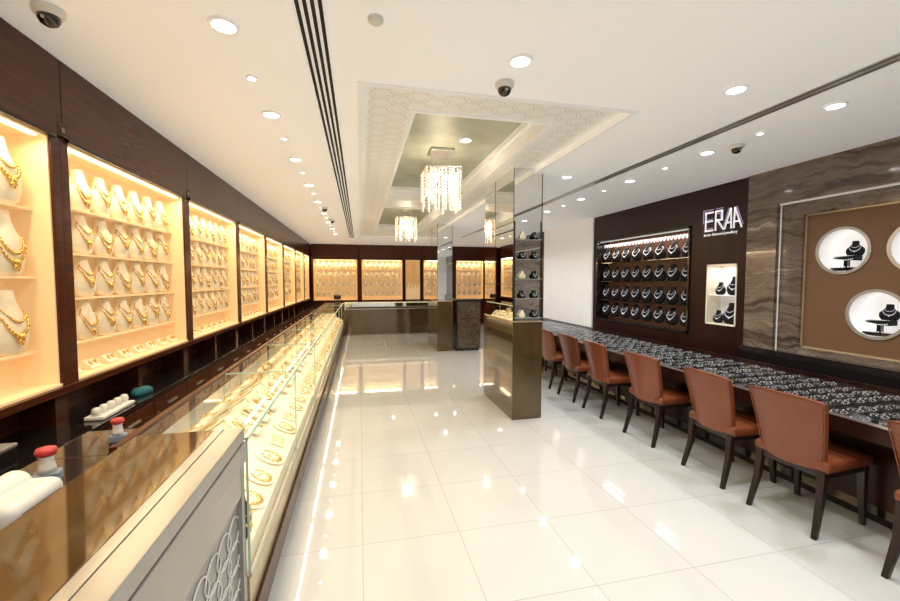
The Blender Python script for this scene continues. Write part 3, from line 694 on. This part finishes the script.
for cy,cz in [(y,1.88) for y in tops[:3]]+[(y,1.29) for y in bots[:2]]:
    nm=names.get(cy,'round niche outside the right photo edge')
    t=thing('round_niche','white lit '+nm,'display niche',(Xp,cy,cz),0,'round wall niches'); n=40
    def circ(r,x): return [(x,r*math.cos(2*PI*j/n),r*math.sin(2*PI*j/n)) for j in range(n)]
    MB().loft([circ(r0,0),circ(r0,.22),circ(r0+.01,.22),circ(r0+.01,0)],closed=True).obj('lining','glow',t,smooth=True)
    MB().loft([circ(r0+.01,.22),circ(r0+.01,.23)]).obj('back_disc','glow',t)
    MB().loft([circ(r0-.004,-.012),circ(r0-.004,.0),circ(r0+.022,0),circ(r0+.022,-.012)],closed=True).obj('rim','silver',t)
    zb=cz-.172; q=thing('necklace_stand','black bracelet cushion stand inside '+nm,'display stand',(Xp+.10,cy,zb),0,'black stands in round niches')
    B(-.08,.06,-.11,.11,-.02,.012).obj('base','black',q,bevel=.003)
    B(-.01,.03,.015,.045,.012,.085).obj('post','black',q)
    MB().prism([(-.075,.075),(.10,.10),(.10,.112),(-.075,.125)],lambda u,v,d:(d,u,v),-.07,.04).obj('cushion','velvet',q,bevel=.006)
    w=MB()
    for k in range(11): a=-1+2*k/10; w.ball((-.072,.012+.075*a,.096+.004*a-.012*(1-a*a)),.0055); w.ball((-.055,.012+.075*a,.122),.006)
    for k in range(5): w.ball((-.083,-.07+.03*k,.018),.006)
    tag(w.obj('diamond_bracelet','diamond',None,(Xp+.10,cy,zb)),'silver bracelet draped on cushion inside '+nm,'bracelet','silver pieces in round niches')
    P=(Xp+.12,cy-.025,zb+.118)
    put(BB,P,PI+.3,'small black bust standing on cushion inside '+nm,'small busts in round niches',.72); put(SN,P,PI+.3,'silver necklace on small bust inside '+nm,'necklaces in round niches',.72)

# ------------------------------------------------------------------ right jewellery counter
RF,RB=2.98,4.12; LR=1.29; ry_0=1.285-LR; nR=7
for k in range(nR):
    yc=ry_0+LR*(k+.5); h=LR/2-.001; s=['nearest','second','third','fourth','fifth','sixth','farthest'][k]
    t=thing('seated_counter','black glass topped jewellery counter section along chairs, %s'%s,'display counter',(RF,yc,0),0,'black counter sections at right'); D=RB-RF
    B(.30,D-.04,-h,h,.06,.63).obj('body','black',t); B(.33,D-.08,-h,h,0,.06).obj('plinth','slot',t)
    B(.294,.299,-h+.03,h-.03,.12,.57).obj('front_panel','woodv',t)
    B(.02,D,-h,h,.63,.665).obj('well_floor','velvet',t)
    B(0,.02,-h,h,.63,.735).obj('front_rail','woodv',t); B(D-.02,D,-h,h,.665,.735).obj('rear_rail','woodv',t)
    MB().add([(0,-h,.742),(D,-h,.742),(D,h,.742),(0,h,.742)],[(0,1,2,3)]).obj('top_glass','glassdark',t)
    B(-.004,.0,-h,h,.730,.745).obj('edge_trim','silver',t)
tr=MB(); tr.box(-.125,.125,-.205,.205,0,.012)
for i in range(2):
    for j in range(3):
        x=-.060+.120*i; y=-.132+.132*j; tr.add([(x-.050,y-.058,.012),(x+.050,y-.058,.012),(x+.050,y+.058,.012),(x-.050,y+.058,.012),(x-.048,y-.056,.018),(x+.048,y-.056,.030),(x+.048,y+.056,.030),(x-.048,y+.056,.018)],[(0,1,5,4),(4,5,6,7),(1,2,6,5),(2,3,7,6),(3,0,4,7)])
TR=tag(tr.obj('jewellery_tray','velvet'),'x','tray')
rg=MB()
for j in range(22):
    a=2*PI*j/22
    if abs(a-PI)<.4: continue
    x=.036*math.cos(a); rg.ball((x,.044*math.sin(a),.027+.12*x),.0026 if j%2 else .0046,5,4)
rg.ball((.041,.0,.034),.0065,6,4)
for s in (-1,1): rg.ball((-.006,.014*s,.028),.0060,5,4); rg.ball((.008,.014*s,.029),.0036,5,4)
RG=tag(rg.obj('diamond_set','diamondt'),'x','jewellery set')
protos+=[TR,RG]
cols=[3.16,3.43,3.70,3.965]; cnm=['chair-side','second','third','wall-side']; farset=MB()
for ci,x in enumerate(cols):
    for k in range(16):
        y=1.5+.43*k
        put(TR,(x,y,.666),0,'black tray, %s from near end, %s column of right counter'%(ORD[k],cnm[ci]),'black trays in right counter')
        for i in range(2):
            for j in range(3):
                p=(x-.060+.120*i,y-.132+.132*j,.666)
                if k<12:
                    g=put(RG,p,0,'silver set, %s of six on %s %s tray of right counter'%(ORD[i*3+j],ORD[k],cnm[ci]),'silver sets in right counter',random.uniform(.8,1.05)); g.rotation_euler=(0,0,random.uniform(-.3,.3))
                else: farset.add([(v[0]+p[0],v[1]+p[1],v[2]+p[2]) for v in rg.v],rg.f)
tag(farset.obj('diamond_set','diamondt'),'silver jewellery sets filling the far end of the right counter','jewellery set','silver sets in right counter','stuff')
for o in protos:
    for ch_ in list(o.children): bpy.data.objects.remove(ch_)
    bpy.data.objects.remove(o)

# ------------------------------------------------------------------ chairs
def make_chair():
    t=thing('dining_chair','x','chair',(0,0,0),0,'cognac leather chairs along right counter')
    B(-.20,.25,-.225,.225,.40,.475).obj('seat','leather',t,bevel=.028,seg=4)
    B(-.19,.235,-.205,.205,.365,.405).obj('seat_frame','legwood',t,bevel=.004)
    nu,nv=12,8; th=.045
    def P(i,j,o_):
        u=-1+2*i/nu; v=j/nv; w=.180+.045*v
        z=.40+.475*v-.026*(abs(u)**3)*v
        x=-.205-.095*v**1.3+.060*u*u
        return (x+o_,u*w,z)
    fr=[[P(i,j,th/2) for i in range(nu+1)] for j in range(nv+1)]; bk=[[P(i,j,-th/2) for i in range(nu+1)] for j in range(nv+1)]
    m=MB(); rings=[]
    for j in range(nv+1): rings.append(fr[j]+list(reversed(bk[j])))
    m.loft(rings); o=m.obj('backrest','leather',t,bevel=.014,seg=3)
    pp=MB(); pts=[P(0,j,-th/2) for j in range(nv+1)]+[P(i,nv,-th/2) for i in range(nu+1)]+[P(nu,nv-j,-th/2) for j in range(nv+1)]
    pp.tube([(a-.002,b_,c_) for a,b_,c_ in pts],.004,5).obj('piping','leather',o,smooth=True)
    for sx,sy in ((-1,-1),(-1,1),(1,-1),(1,1)):
        if sx<0: top=(-.175,sy*.185,.42); bot=(-.255,sy*.20,0); mid=(-.195,sy*.188,.22)
        else: top=(.205,sy*.185,.40); bot=(.225,sy*.19,0); mid=(.212,sy*.187,.2)
        rs=[]
        for (px,py,pz),r in ((bot,.014),(mid,.019),(top,.023)):
            rs.append([(px-r,py-r,pz),(px+r,py-r,pz),(px+r,py+r,pz),(px-r,py+r,pz)])
        MB().loft(rs).obj('leg','legwood',t,bevel=.003)
    return t
c0=make_chair()
CY=[(1.31,0),(2.06,.08),(2.65,-.04),(3.44,.05),(4.24,-.03),(4.88,.02),(5.55,0),(6.25,0)]
LB=['cognac leather chair cut off by the right photo edge','nearest fully visible cognac leather chair at right counter','second fully visible cognac leather chair from the front','cognac leather chair in middle of row, third fully visible','fourth fully visible cognac leather chair at right counter','fifth fully visible cognac leather chair, before near column','cognac leather chair partly hidden behind near mirrored column','farthest cognac leather chair, behind near mirrored column']
for i,(y,a) in enumerate(CY):
    if i==0: c0.location=(3.0,y,0); c0['label']=LB[0]
    else: dup(c0,(2.96,y,0),a,LB[i])

# ------------------------------------------------------------------ camera
cam=bpy.data.cameras.new('camera'); cam.lens=16; cam.sensor_width=36; cam.clip_start=.02
co=bpy.data.objects.new('camera',cam); COL.objects.link(co); co.location=(0,0,1.6)
co.rotation_euler=(math.radians(90-2.93),0,math.radians(-12.7)); scn.camera=co
w=bpy.data.worlds.new('w'); scn.world=w; w.use_nodes=True; w.node_tree.nodes['Background'].inputs[0].default_value=(.9,.85,.8,1); w.node_tree.nodes['Background'].inputs[1].default_value=.3
